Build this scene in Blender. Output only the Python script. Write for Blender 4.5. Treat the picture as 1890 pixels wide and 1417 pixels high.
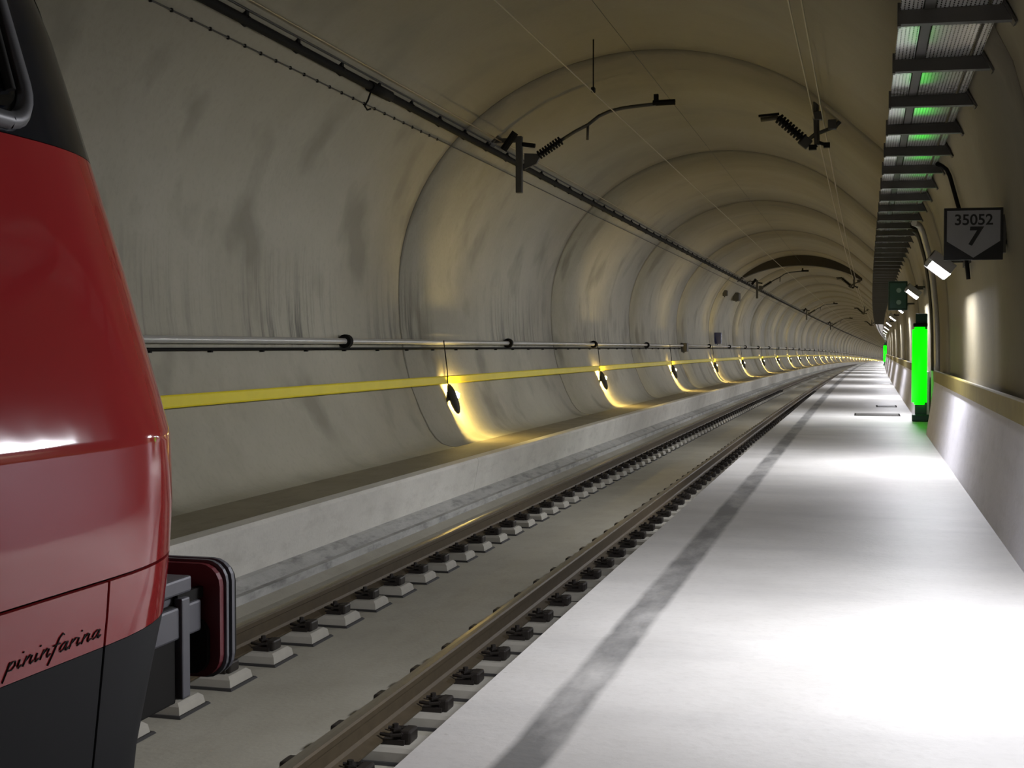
import bpy, bmesh, math, random
from mathutils import Vector, Matrix
random.seed(7)
sc = bpy.context.scene
for o in list(bpy.data.objects): bpy.data.objects.remove(o)
C = sc.collection

# ---------------------------------------------------------------- camera, world, exposure
F_PX, YAW, PITCH, CAM_Z = 2418.27, .260209, .029099, 1.794
cam = bpy.data.cameras.new('camera'); cam.sensor_width = 36.0; cam.lens = F_PX/1890*36.0
cam.clip_start = .05; cam.clip_end = 1500
co = bpy.data.objects.new('camera', cam); C.objects.link(co)
co.location = (0, 0, CAM_Z); co.rotation_euler = (math.pi/2-PITCH, 0, YAW)
sc.camera = co
w = bpy.data.worlds.new('world'); sc.world = w; w.use_nodes = True
w.node_tree.nodes['Background'].inputs[0].default_value = (0, 0, 0, 1)
sc.view_settings.view_transform = 'Standard'; sc.view_settings.look = 'None'
sc.view_settings.gamma = 1; sc.view_settings.use_curve_mapping = False
sc.view_settings.exposure = 0.0
LAMP_L = 190.0       # radiance of the cool platform luminaires
BULB_L = 760.0       # radiance of the warm wall bulbs
GREEN_L = 2.6

# ---------------------------------------------------------------- the line of the tunnel
KH, S1, KV = .00015, -1.134, -4.7e-5
def px_(s): return KH*max(0, s-S1)**2/2
def pz_(s): return KV*max(0, s)**2/2
def P(X, s, z): return (X+px_(s), s, z+pz_(s))
def heading(s): return -math.atan(KH*max(0, s-S1))
def ray(u, v):
    a = (u-945)/F_PX; b = -(v-708.5)/F_PX
    c, s = math.cos(PITCH), math.sin(PITCH); Y = b*c-s; zf = c+b*s
    cc, ss = math.cos(YAW), math.sin(YAW)
    X = a*cc-zf*ss; Z = a*ss+zf*cc
    return X/Z, Y/Z
def at(u, v, D):            # pixel direction met by the cross-section at distance D -> (X, z)
    x, y = ray(u, v); return x*D-px_(D), y*D+CAM_Z-pz_(D)

# cross-section of the lining, from the foot of the far wall over the crown to the platform side
def section():
    pts = [(-5.92, .272), (-6.05, .285), (-6.16, .32), (-6.26, .40), (-6.36, .53), (-6.50, .80), (-6.66, 1.2), (-6.77, 1.65), (-6.83, 2.1), (-6.85, 2.5)]
    n = 34
    for i in range(n+1):
        t = math.pi-math.pi*i/n*.70
        pts.append((-3.05+3.8*math.cos(t), 2.7+3.37*math.sin(t)))
    pts = [p for p in pts if not (p[0] > -.3 and p[1] < 5.0)]
    for a in [(-.27, 4.97), (.2, 4.55), (.62, 4.1), (.78, 3.86), (.91, 3.6), (1.02, 3.2), (1.08, 2.8), (1.12, 2.4), (1.14, 2.0), (1.15, 1.5), (1.15, 1.0), (1.15, .3)]: pts.append(a)
    return pts
SEC = section()
def wall_x(z, side):
    pts = SEC[:len(SEC)//2] if side < 0 else SEC[len(SEC)//2:][::-1]
    for (x0, z0), (x1, z1) in zip(pts, pts[1:]):
        if z0 <= z <= z1: return x0+(x1-x0)*(z-z0)/(z1-z0+1e-9)
    return pts[0][0] if z < pts[0][1] else pts[-1][0]
def wall_hit(u, v, side, off=0.04):
    D = 1.0
    while D < 300:
        X, z = at(u, v, D)
        if (side < 0 and X < wall_x(z, -1)+off) or (side > 0 and X > wall_x(z, 1)-off): return X, z, D
        D += .02
    return X, z, D

# ---------------------------------------------------------------- materials
MATS = {}
def new_mat(name):
    m = bpy.data.materials.new(name); m.use_nodes = True
    return m, m.node_tree, m.node_tree.nodes['Principled BSDF']
def plain(name, col, rough=.6, metal=0, noise=.12, scale=6.0, spec=None, coat=0, emit=None, strength=0):
    if name in MATS: return MATS[name]
    m, nt, b = new_mat(name)
    b.inputs['Roughness'].default_value = rough; b.inputs['Metallic'].default_value = metal
    if spec is not None: b.inputs['Specular IOR Level'].default_value = spec
    if coat: b.inputs['Coat Weight'].default_value = coat; b.inputs['Coat Roughness'].default_value = .08
    tc = nt.nodes.new('ShaderNodeTexCoord'); nz = nt.nodes.new('ShaderNodeTexNoise')
    nz.inputs['Scale'].default_value = scale; nz.inputs['Detail'].default_value = 5
    nt.links.new(tc.outputs['Object'], nz.inputs['Vector'])
    r = nt.nodes.new('ShaderNodeMix'); r.data_type = 'RGBA'
    r.inputs['A'].default_value = (*[c*(1-noise) for c in col], 1); r.inputs['B'].default_value = (*[min(1, c*(1+noise)) for c in col], 1)
    nt.links.new(nz.outputs['Fac'], r.inputs['Factor']); nt.links.new(r.outputs['Result'], b.inputs['Base Color'])
    if emit:
        b.inputs['Emission Color'].default_value = (*emit, 1); b.inputs['Emission Strength'].default_value = strength
    if strength: m.cycles.emission_sampling = 'FRONT'
    MATS[name] = m; return m
class G:
    """tiny node-graph writer"""
    def __init__(s, nt): s.nt = nt
    def n(s, t, **k):
        x = s.nt.nodes.new(t)
        for a, b in k.items(): setattr(x, a, b)
        return x
    def put(s, v, sock):
        if hasattr(v, 'is_linked'): s.nt.links.new(v, sock)
        elif v is not None: sock.default_value = v
    def m(s, op, a, b=None, c=None, clamp=False):
        x = s.n('ShaderNodeMath', operation=op, use_clamp=clamp); s.put(a, x.inputs[0])
        if b is not None: s.put(b, x.inputs[1])
        if c is not None: s.put(c, x.inputs[2])
        return x.outputs[0]
    def noise(s, vec, scale, detail=4, rough=.55):
        x = s.n('ShaderNodeTexNoise'); x.inputs['Scale'].default_value = scale; x.inputs['Detail'].default_value = detail
        x.inputs['Roughness'].default_value = rough; s.put(vec, x.inputs['Vector']); return x.outputs['Fac']
    def ramp(s, v, lo, hi):
        x = s.n('ShaderNodeMapRange'); x.clamp = True; s.put(v, x.inputs[0]); x.inputs[1].default_value = lo; x.inputs[2].default_value = hi
        return x.outputs[0]
    def mix(s, f, a, b):
        x = s.n('ShaderNodeMix', data_type='RGBA'); s.put(f, x.inputs['Factor'])
        for v, k in ((a, 'A'), (b, 'B')):
            s.put(v if hasattr(v, 'is_linked') else (*v, 1), x.inputs[k])
        return x.outputs['Result']
    def vec(s, x, y, z=0.0):
        c = s.n('ShaderNodeCombineXYZ'); s.put(x, c.inputs[0]); s.put(y, c.inputs[1]); s.put(z, c.inputs[2]); return c.outputs[0]
    def uv(s):
        u = s.n('ShaderNodeUVMap'); u.uv_map = 'UVMap'; p = s.n('ShaderNodeSeparateXYZ'); s.nt.links.new(u.outputs[0], p.inputs[0])
        return p.outputs[0], p.outputs[1]
    def bump(s, h, dist, bsdf, strength=.5):
        b = s.n('ShaderNodeBump'); b.inputs['Strength'].default_value = strength; b.inputs['Distance'].default_value = dist
        s.put(h, b.inputs['Height']); s.nt.links.new(b.outputs[0], bsdf.inputs['Normal'])

def mat_lining():
    m, nt, b = new_mat('lining_concrete'); g = G(nt)
    u, v = g.uv()                       # u: metres round the arch from the foot of the wall, v: metres along the tunnel
    big = g.noise(g.vec(u, v), .35, 5); mid = g.noise(g.vec(u, v, 3.0), 1.6, 6, .65); fine = g.noise(g.vec(u, v, 7.0), 14, 4)
    rnd = g.n('ShaderNodeObjectInfo').outputs['Random']
    tone = g.mix(g.ramp(big, .3, .7), (.365, .347, .265), (.50, .482, .378))
    tone = g.mix(g.m('MULTIPLY', g.ramp(mid, .45, .75), .45), tone, (.54, .515, .415))
    tone = g.mix(g.m('MULTIPLY', g.ramp(fine, .5, .8), .25), tone, (.24, .225, .175))
    tone = g.mix(g.m('MULTIPLY', rnd, .30), tone, (.29, .275, .205))
    # brown dust on the vault with its shade painted in, ragged at the edge
    dust_shade = g.ramp(g.m('ADD', u, g.m('MULTIPLY', g.m('SUBTRACT', big, .5), 2.4)), 3.6, 6.4)
    tone = g.mix(g.m('MULTIPLY', dust_shade, .66), tone, (.165, .132, .07))
    # run-down streaks above the pipes
    st = g.noise(g.vec(g.m('MULTIPLY', u, .22), g.m('MULTIPLY', v, 3.4)), 1.6, 5, .7)
    zone = g.m('MULTIPLY', g.ramp(u, 1.85, 1.95), g.m('SUBTRACT', 1.0, g.ramp(g.m('ADD', u, g.m('MULTIPLY', mid, .8)), 2.5, 3.6)))
    patch = g.ramp(g.noise(g.vec(0.0, v, 4.0), .25, 2), .40, .58)
    tone = g.mix(g.m('MULTIPLY', g.m('MULTIPLY', zone, patch), g.m('MULTIPLY', g.ramp(st, .47, .62), .85)), tone, (.10, .098, .085))
    # formwork smudges, stretched round the arch
    sm = g.noise(g.vec(g.m('MULTIPLY', u, .8), v, 11.0), .9, 3, .5)
    tone = g.mix(g.m('MULTIPLY', g.ramp(sm, .54, .68), .60), tone, (.20, .185, .135))
    # dark smear along each block joint, widest at the crown
    dj = g.m('ABSOLUTE', g.m('SUBTRACT', g.m('FRACT', g.m('DIVIDE', g.m('ADD', v, 1.1+5.0), 10.0)), .5))   # 0 on the joint
    dj = g.m('MULTIPLY', dj, 10.0)
    wd = g.m('MULTIPLY', g.ramp(g.noise(g.vec(g.m('MULTIPLY', u, 1.3), v, 2.0), 1.0, 4), .25, .8), g.m('ADD', .10, g.m('MULTIPLY', g.ramp(u, 3.0, 7.0), .75)))
    jm = g.m('SUBTRACT', 1.0, g.m('DIVIDE', dj, g.m('ADD', wd, .02)), clamp=True)
    tone = g.mix(g.m('MULTIPLY', g.m('MULTIPLY', jm, .70), g.m('SUBTRACT', 1.0, g.m('MULTIPLY', g.ramp(v, 50.0, 120.0), .75))), tone, (.105, .09, .062))
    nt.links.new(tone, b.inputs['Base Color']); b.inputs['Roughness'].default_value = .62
    b.inputs['Specular IOR Level'].default_value = .35
    g.bump(g.m('ADD', mid, g.m('MULTIPLY', fine, .4)), .02, b, .35)
    return m
def mat_platform():
    m, nt, b = new_mat('platform_concrete'); g = G(nt)
    u, v = g.uv()                       # u: metres across, v: metres along
    big = g.noise(g.vec(u, v), .8, 5, .6); fine = g.noise(g.vec(u, v, 5.0), 22, 4, .6)
    base = g.mix(g.ramp(big, .3, .7), (.45, .44, .412), (.58, .57, .54))
    base = g.mix(g.m('MULTIPLY', g.ramp(fine, .5, .75), .25), base, (.35, .34, .32))
    across = g.noise(g.vec(g.m('MULTIPLY', u, .35), g.m('MULTIPLY', v, 1.6), 9.0), 1.0, 4, .6)
    base = g.mix(g.m('MULTIPLY', g.ramp(across, .5, .7), .30), base, (.30, .30, .30))
    wob = g.m('MULTIPLY', g.m('SUBTRACT', g.noise(g.vec(0.0, v, 1.0), 2.0, 4), .5), .05)
    d = g.m('ABSOLUTE', g.m('ADD', g.m('ADD', u, 1.03), wob))
    band = g.m('SUBTRACT', 1.0, g.ramp(d, .065, .10))
    wear = g.ramp(g.noise(g.vec(g.m('MULTIPLY', u, 3.0), v, 2.0), .9, 5, .65), .28, .56)
    base = g.mix(g.m('MULTIPLY', band, g.m('ADD', .25, g.m('MULTIPLY', wear, .60))), base, (.10, .102, .10))
    edge = g.m('SUBTRACT', 1.0, g.ramp(g.m('ADD', u, 1.42), .0, .16))
    spk = g.ramp(g.noise(g.vec(u, v, 8.0), 30, 3, .6), .62, .68)
    base = g.mix(g.m('MULTIPLY', g.m('MULTIPLY', edge, spk), .5), base, (.22, .21, .19))
    nt.links.new(base, b.inputs['Base Color']); b.inputs['Roughness'].default_value = .5
    g.bump(fine, .004, b, .4)
    return m
def mat_concrete(name, a, bcol, stain, amount=.3, sc1=.9):
    m, nt, b = new_mat(name); g = G(nt)
    u, v = g.uv()
    big = g.noise(g.vec(u, v), sc1, 5, .6); mid = g.noise(g.vec(g.m('MULTIPLY', u, 3), v, 4.0), 2.2, 5, .65); fine = g.noise(g.vec(u, v, 6.0), 30, 3)
    c = g.mix(g.ramp(big, .3, .7), a, bcol)
    c = g.mix(g.m('MULTIPLY', g.ramp(mid, .5, .7), amount), c, stain)
    c = g.mix(g.m('MULTIPLY', g.ramp(fine, .5, .8), .2), c, stain)
    nt.links.new(c, b.inputs['Base Color']); b.inputs['Roughness'].default_value = .7
    g.bump(fine, .006, b, .4)
    return m
def mat_tray():
    m, nt, b = new_mat('galvanised_perforated_tray'); g = G(nt)
    u, v = g.uv()
    fu = g.m('ABSOLUTE', g.m('SUBTRACT', g.m('FRACT', g.m('DIVIDE', u, .024)), .5))
    fv = g.m('ABSOLUTE', g.m('SUBTRACT', g.m('FRACT', g.m('ADD', g.m('DIVIDE', v, .05), g.m('MULTIPLY', g.m('FLOOR', g.m('DIVIDE', u, .024)), .5))), .5))
    slot = g.m('MULTIPLY', g.m('LESS_THAN', fu, .17), g.m('LESS_THAN', fv, .33))
    nz = g.noise(g.vec(u, v), 6, 4)
    col = g.mix(nz, (.78, .78, .75), (.92, .92, .89))
    col = g.mix(slot, col, (.03, .03, .03))
    nt.links.new(col, b.inputs['Base Color'])
    b.inputs['Metallic'].default_value = .6; b.inputs['Roughness'].default_value = .2
    g.bump(nz, .002, b, .25)
    return m

M_LINING, M_PLAT, M_TRAY = mat_lining(), mat_platform(), mat_tray()
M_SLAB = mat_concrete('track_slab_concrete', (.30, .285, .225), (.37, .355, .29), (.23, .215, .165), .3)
M_KERB = mat_concrete('kerb_concrete', (.60, .585, .52), (.74, .725, .65), (.42, .40, .35), .35)
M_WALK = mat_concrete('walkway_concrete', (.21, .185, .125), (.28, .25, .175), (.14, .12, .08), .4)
M_GUT = mat_concrete('gutter_concrete', (.36, .36, .335), (.48, .48, .45), (.16, .16, .15), .8, 2.5)
M_PARA = mat_concrete('parapet_concrete', (.80, .79, .87), (.88, .87, .95), (.52, .51, .56), .22, 1.0)
M_BLOCK = plain('sleeper_concrete', (.34, .325, .275), .75, noise=.15, scale=9)
M_BOOT = plain('black_rubber', (.025, .024, .022), .8)
M_RUST = plain('rusty_rail_steel', (.075, .056, .030), .62, .35, .3, 14)
M_RAILTOP = plain('polished_rail_head', (.40, .37, .31), .34, .9, .1, 20)
M_CLIP = plain('dark_clip_steel', (.035, .03, .026), .5, .5)
M_DARK = plain('dark_gap', (.022, .02, .017), .9)
M_BLACK = plain('black_cable_sheath', (.010, .0095, .008), .8, spec=.15)
M_STEEL = plain('galvanised_steel', (.36, .36, .34), .42, .75)
M_DSTEEL = plain('dull_dark_steel', (.075, .072, .062), .55, .5)
M_PIPE = plain('grey_pipe', (.52, .52, .49), .32, .3)
M_YEL = plain('yellow_paint', (.86, .72, .010), .45, 0, .1, 3)
M_OLIVE = plain('dirty_yellow_paint', (.27, .215, .055), .6, 0, .25, 5)
M_RED = plain('red_train_paint', (.285, .022, .024), .06, 0, .05, 1.0, spec=.45)
_nt = M_RED.node_tree; _g = G(_nt); _tc = _g.n('ShaderNodeTexCoord'); _g.bump(_g.noise(_tc.outputs['Object'], 5.0, 2, .4), .004, _nt.nodes['Principled BSDF'], .25)
M_SKIRT = plain('charcoal_train_paint', (.016, .0165, .0175), .6, 0, .1, 2.0, spec=.12)
M_CAB = plain('black_gloss_cab_panel', (.006, .008, .013), .14, 0, .1, 2)
M_GREYFR = plain('grey_window_rubber', (.075, .077, .08), .45)
M_BUFRED = plain('dark_red_buffer_paint', (.085, .007, .011), .45)
M_BUFGREY = plain('grey_buffer_steel', (.075, .076, .084), .45, .1)
M_LAMP = plain('lamp_diffuser', (.9, .9, .9), .4, emit=(.93, .93, 1.0), strength=LAMP_L)
M_BULB = plain('warm_bulb_glass', (.9, .8, .5), .3, emit=(1.0, .72, .22), strength=BULB_L)
M_GREEN = plain('green_light_panel', (.02, .5, .02), .4, emit=(.0, 1.0, .0), strength=GREEN_L)
M_GRNDK = plain('dark_green_steel', (.012, .05, .035), .45, .2)
M_SIGNW = plain('white_sign_film', (.30, .30, .29), .5)
M_SIGNB = plain('black_sign_frame', (.012, .012, .010), .5)
M_WHITE = plain('white_plastic', (.6, .6, .62), .4)
M_BLUE = plain('dark_blue_enclosure', (.010, .018, .10), .4)
M_SHADED = plain('shade_dark_concrete', (.035, .03, .02), .9)  # concrete of the downstand, the unlit face put into its colour
M_WIRE = plain('copper_wire', (.42, .36, .26), .4, .8)

# ---------------------------------------------------------------- building helpers
def obj(name, me, mat, parent=None, smooth=False):
    o = bpy.data.objects.new(name, me); C.objects.link(o)
    if mat is not None and not me.materials: me.materials.append(mat)
    if parent is not None: o.parent = parent
    if smooth:
        for p in me.polygons: p.use_smooth = True
    return o
def tag(o, label, cat=None, group=None, kind=None):
    if label: o['label'] = label
    if cat: o['category'] = cat
    if group: o['group'] = group
    if kind: o['kind'] = kind
    return o
def thing(name, label, cat, loc=(0, 0, 0), rz=0, group=None):
    o = bpy.data.objects.new(name, None); C.objects.link(o); o.location = loc; o.rotation_euler = (0, 0, rz)
    o.empty_display_size = .1
    return tag(o, label, cat, group)
def struct(name, label=None):
    o = bpy.data.objects.new(name, None); C.objects.link(o); o['kind'] = 'structure'
    if label: o['label'] = label
    return o
def bm_mesh(name, bm):
    me = bpy.data.meshes.new(name); bm.normal_update(); bm.to_mesh(me); bm.free(); return me
def box(bm, c, s, rot=None, bev=0):
    r = bmesh.ops.create_cube(bm, size=1); vs = r['verts']
    bmesh.ops.scale(bm, vec=s, verts=vs)
    if bev:
        es = list({e for v in vs for e in v.link_edges})
        rr = bmesh.ops.bevel(bm, geom=es, offset=bev, segments=2, affect='EDGES', profile=.5)
        vs = list({v for f in rr['faces'] for v in f.verts} | {v for v in vs if v.is_valid})
    if rot is not None: bmesh.ops.rotate(bm, cent=(0, 0, 0), matrix=rot, verts=vs)
    bmesh.ops.translate(bm, vec=c, verts=vs); return vs
def cyl(bm, a, b, r, seg=12, r2=None):
    a, b = Vector(a), Vector(b); d = b-a
    m = Matrix.Translation((a+b)/2) @ d.to_track_quat('Z', 'Y').to_matrix().to_4x4()
    return bmesh.ops.create_cone(bm, cap_ends=True, segments=seg, radius1=r, radius2=r if r2 is None else r2, depth=d.length, matrix=m)['verts']
def tube_mesh(name, pts, r, seg=8, caps=True):
    vs, fs = [], []; pts = [Vector(p) for p in pts]; n = len(pts)
    up = None
    for i, p in enumerate(pts):
        t = (pts[min(i+1, n-1)]-pts[max(i-1, 0)]).normalized()
        if up is None: up = Vector((0, 0, 1)) if abs(t.z) < .9 else Vector((1, 0, 0))
        x = t.cross(up).normalized(); y = x.cross(t).normalized(); up = y
        rr = r[i] if isinstance(r, (list, tuple)) else r
        for k in range(seg):
            a = 2*math.pi*k/seg; vs.append(p+x*math.cos(a)*rr+y*math.sin(a)*rr)
    for i in range(n-1):
        for k in range(seg):
            a, b = i*seg+k, i*seg+(k+1) % seg; fs.append((a, b, b+seg, a+seg))
    if caps: fs.append(tuple(range(seg))[::-1]); fs.append(tuple((n-1)*seg+k for k in range(seg)))
    me = bpy.data.meshes.new(name); me.from_pydata([tuple(v) for v in vs], [], fs); me.update()
    for p in me.polygons: p.use_smooth = len(p.vertices) == 4
    return me
def steps(a, b, fine=2.0):
    s = a; out = []
    while s < b-1e-6:
        out.append(s); s += fine if s < 110 else 5.0
    out.append(b); return out
def sweep_mesh(name, prof, ss, closed=True, u_is_x=False):
    """carry a cross-section (X, z) along the tunnel; UV in metres"""
    n = len(prof); vs, fs, uvs = [], [], []
    L = [0]
    for a, b in zip(prof, prof[1:]+prof[:1]): L.append(L[-1]+math.hypot(a[0]-b[0], a[1]-b[1]))
    for s in ss:
        for X, z in prof: vs.append(P(X, s, z))
    m = n if closed else n-1
    for i in range(len(ss)-1):
        for k in range(m):
            k2 = (k+1) % n; fs.append((i*n+k, i*n+k2, (i+1)*n+k2, (i+1)*n+k))
            u0, u1 = (prof[k][0], prof[k2][0]) if u_is_x else (L[k], L[k+1])
            uvs += [(u0, ss[i]), (u1, ss[i]), (u1, ss[i+1]), (u0, ss[i+1])]
    if closed:
        fs.append(tuple(range(n))[::-1]); fs.append(tuple((len(ss)-1)*n+k for k in range(n)))
        uvs += [prof[k] for k in range(n)][::-1]+[prof[k] for k in range(n)]
    me = bpy.data.meshes.new(name); me.from_pydata(vs, [], fs)
    uv = me.uv_layers.new(name='UVMap')
    for i, c in enumerate(uvs): uv.data[i].uv = c
    bm = bmesh.new(); bm.from_mesh(me)
    if closed: bmesh.ops.recalc_face_normals(bm, faces=bm.faces)
    bm.to_mesh(me); bm.free(); me.update()
    return me
def wire(X, z, s0, s1, r, seg=6, sag=0, fine=3.0): return tube_mesh('wire', [P(X, s, z) for s in steps(s0, s1, fine)], r, seg)
S_BACK, S_END = -40.0, 620.0

# ---------------------------------------------------------------- setting: lining in ten-metre blocks with open joints
lining = struct('wall_tunnel', 'curved grey concrete tunnel lining cast in blocks')
# blocks keep their own thickness so the joints are real grooves
outer = []
for i, (x, z) in enumerate(SEC):
    a, b = SEC[max(0, i-1)], SEC[min(len(SEC)-1, i+1)]
    tx, tz = b[0]-a[0], b[1]-a[1]; l = math.hypot(tx, tz); outer.append((x-tz/l*.12, z+tx/l*.12))
def lining_block(s0, s1):
    n = len(SEC); ns = max(2, int((s1-s0)/2.5)+1); ss = [s0+(s1-s0)*i/(ns-1) for i in range(ns)]
    L = [0]
    for a, b in zip(SEC, SEC[1:]): L.append(L[-1]+math.hypot(a[0]-b[0], a[1]-b[1]))
    vs, fs, uv = [], [], []
    for s in ss: vs += [P(X, s, z) for X, z in SEC]
    for i in range(ns-1):
        for k in range(n-1):
            fs.append((i*n+k, (i+1)*n+k, (i+1)*n+k+1, i*n+k+1)); uv += [(L[k], ss[i]), (L[k], ss[i+1]), (L[k+1], ss[i+1]), (L[k+1], ss[i])]
    nf = len(fs)
    for s, first in ((s0, True), (s1, False)):
        o0 = len(vs); vs += [P(X, s, z) for X, z in outer]; r0 = 0 if first else (ns-1)*n
        for k in range(n-1):
            f = (r0+k, r0+k+1, o0+k+1, o0+k); fs.append(f if first else f[::-1]); uv += [(L[k], s)]*4
    me = bpy.data.meshes.new('lining_block'); me.from_pydata(vs, [], fs)
    u = me.uv_layers.new(name='UVMap')
    for i, c in enumerate(uv): u.data[i].uv = c
    for i, p in enumerate(me.polygons): p.use_smooth = i < nf
    me.update(); return me
s = -41.1
while s < S_END:
    g = .014 if s < 60 else .02
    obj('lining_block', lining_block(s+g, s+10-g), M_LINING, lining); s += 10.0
sleeve = []
for i, (x, z) in enumerate(SEC):
    a, b = SEC[max(0, i-1)], SEC[min(len(SEC)-1, i+1)]
    tx, tz = b[0]-a[0], b[1]-a[1]; l = math.hypot(tx, tz); sleeve.append((x-tz/l*.07, z+tx/l*.07))
obj('joint_backing', sweep_mesh('joint_backing', sleeve, steps(S_BACK-1, S_END, 5), False), M_DARK, lining)
# dark downstand under the crown where the section drops, its shade painted in
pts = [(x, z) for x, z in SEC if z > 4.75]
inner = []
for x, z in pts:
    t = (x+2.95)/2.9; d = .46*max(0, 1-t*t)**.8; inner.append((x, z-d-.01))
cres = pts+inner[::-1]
obj_ = obj('trim_1', sweep_mesh('trim_1', cres, [62.0, 62.5], True), M_SHADED); obj_['kind'] = 'structure'

# ---------------------------------------------------------------- floor: slab, gutter, kerb, walkway, platform, parapet
XR = -2.3604; XL = XR-1.505; TC = (XR+XL)/2
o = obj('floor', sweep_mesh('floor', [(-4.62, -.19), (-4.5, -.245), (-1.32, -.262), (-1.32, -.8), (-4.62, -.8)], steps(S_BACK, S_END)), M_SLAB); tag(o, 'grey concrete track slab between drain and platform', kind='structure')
o = obj('floor_gutter', sweep_mesh('floor_gutter', [(-5.06, -.13), (-4.97, -.15), (-4.84, -.215), (-4.76, -.215), (-4.66, -.13), (-4.60, -.13), (-4.62, -.8), (-5.06, -.8)], steps(S_BACK, S_END)), M_GUT); tag(o, 'stained concrete drain gutter at the foot of the kerb', kind='structure')
kerb = struct('trim_kerb', 'pale concrete kerb facing the track')
s = -43.2
while s < 430:
    obj('kerb_stone', sweep_mesh('kerb_stone', [(-5.20, .285), (-5.14, .30), (-4.985, .30), (-4.955, .27), (-5.03, -.14), (-5.03, -.5), (-5.20, -.5)], [max(S_BACK, s+.006)+i*(10-.012)/4 for i in range(5)]), M_KERB, kerb); s += 10.0
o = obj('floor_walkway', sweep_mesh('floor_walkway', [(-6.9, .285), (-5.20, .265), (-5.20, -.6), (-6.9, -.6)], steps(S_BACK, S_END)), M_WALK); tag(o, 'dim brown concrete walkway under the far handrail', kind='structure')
o = obj('floor_platform', sweep_mesh('floor_platform', [(-1.42, .46), (-1.405, .475), (1.42, .475), (1.42, -.6), (-1.30, -.6), (-1.30, .30), (-1.42, .285)], steps(S_BACK, S_END), True, True), M_PLAT); tag(o, 'pale concrete platform with a worn dark stripe', kind='structure')
gaps = [(20.6, 24.35), (108.6, 112.4), (158.6, 162.4), (208.6, 212.4)]
GX = .92
s = S_BACK; par = struct('wall_parapet', 'pale low concrete parapet along the back of the platform')
prof = [(GX, .475), (GX+.12, 1.335), (GX+.13, 1.345), (GX+.21, 1.345), (GX+.21, .475)]
for a, b in gaps+[(S_END, S_END)]:
    obj('parapet_length', sweep_mesh('parapet_length', prof, steps(s, a)), M_PARA, par); s = b
t = thing('floor_hatch', 'dark steel floor hatch set flush in the platform, wide one', 'hatch', P(.255, 26.3, .475), heading(26))
def hatch(t, w_, l_):
    bm = bmesh.new(); box(bm, (0, 0, .006), (w_, l_, .012), None, .004); obj('cover_plate', bm_mesh('cover_plate', bm), M_DSTEEL, t)
    bm = bmesh.new()
    for sx in (-1, 1): box(bm, (sx*(w_/2+.015), 0, .005), (.03, l_+.06, .01))
    for sy in (-1, 1): box(bm, (0, sy*(l_/2+.015), .005), (w_, .03, .01))
    obj('frame', bm_mesh('frame', bm), M_BLACK, t)
hatch(t, .79, .75)
t = thing('floor_hatch', 'smaller dark steel hatch in the platform beyond the wide one', 'hatch', P(.48, 30.2, .475), heading(30)); hatch(t, .38, .8)

# ---------------------------------------------------------------- rails
RP = [(-.075, -.172), (-.075, -.160), (-.02, -.142), (-.009, -.125), (-.009, -.055), (-.036, -.04), (-.036, -.012), (-.028, -.002), (0, 0), (.028, -.002), (.036, -.012), (.036, -.04), (.009, -.055), (.009, -.125), (.02, -.142), (.075, -.160), (.075, -.172)]
for X0, lab in ((XL, 'brown steel rail on the drain side of the track'), (XR, 'brown steel rail on the platform side of the track')):
    me = sweep_mesh('rail', [(X0+a, b) for a, b in RP], steps(S_BACK, S_END))
    me.materials.append(M_RUST); me.materials.append(M_RAILTOP)
    n = len(RP)
    for p in me.polygons:
        if p.normal.z > .8 and sum(me.vertices[v].co.z-pz_(me.vertices[v].co.y) for v in p.vertices)/len(p.vertices) > -.02: p.material_index = 1
    tag(obj('rail', me, None), lab, 'rail')

# ---------------------------------------------------------------- sleeper blocks with clips
def frustum(bm, cx, cy, w0, l0, w1, l1, z0, z1):
    v = [bm.verts.new((cx+sx*w/2, cy+sy*l/2, z)) for w, l, z in ((w0, l0, z0), (w1, l1, z1)) for sx, sy in ((-1, -1), (1, -1), (1, 1), (-1, 1))]
    for f in ((3, 2, 1, 0), (4, 5, 6, 7), (0, 1, 5, 4), (1, 2, 6, 5), (2, 3, 7, 6), (3, 0, 4, 7)): bm.faces.new([v[i] for i in f])
bm = bmesh.new(); frustum(bm, -.055, 0, .63, .30, .61, .275, 0, .055); frustum(bm, -.055, 0, .61, .275, .57, .23, .055, .073); ME_BLOCK = bm_mesh('block_body', bm); ME_BLOCK.materials.append(M_BLOCK)
bm = bmesh.new(); frustum(bm, -.055, 0, .67, .35, .65, .33, 0, .012); ME_BOOT = bm_mesh('rubber_boot', bm); ME_BOOT.materials.append(M_BOOT)
bm = bmesh.new()
box(bm, (.04, 0, .012), (.12, .15, .024)); cyl(bm, (.03, 0, .02), (.03, 0, .085), .016, 6); cyl(bm, (.03, 0, .05), (.03, 0, .066), .028, 6)
for sy in (-1, 1):
    pts = [(.03, sy*.02, .045), (.075, sy*.035, .06), (.085, sy*.065, .05), (.03, sy*.075, .045), (-.03, sy*.055, .045)]
    for a, b in zip(pts, pts[1:]): cyl(bm, a, b, .009, 5)
box(bm, (.10, 0, .034), (.06, .12, .068), None, .012)
ME_CLIP = bm_mesh('rail_clip', bm); ME_CLIP.materials.append(M_CLIP)
Z_SLAB = -.256
def slab_z(X): return -.245+(X+4.5)/3.18*-.017
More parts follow.
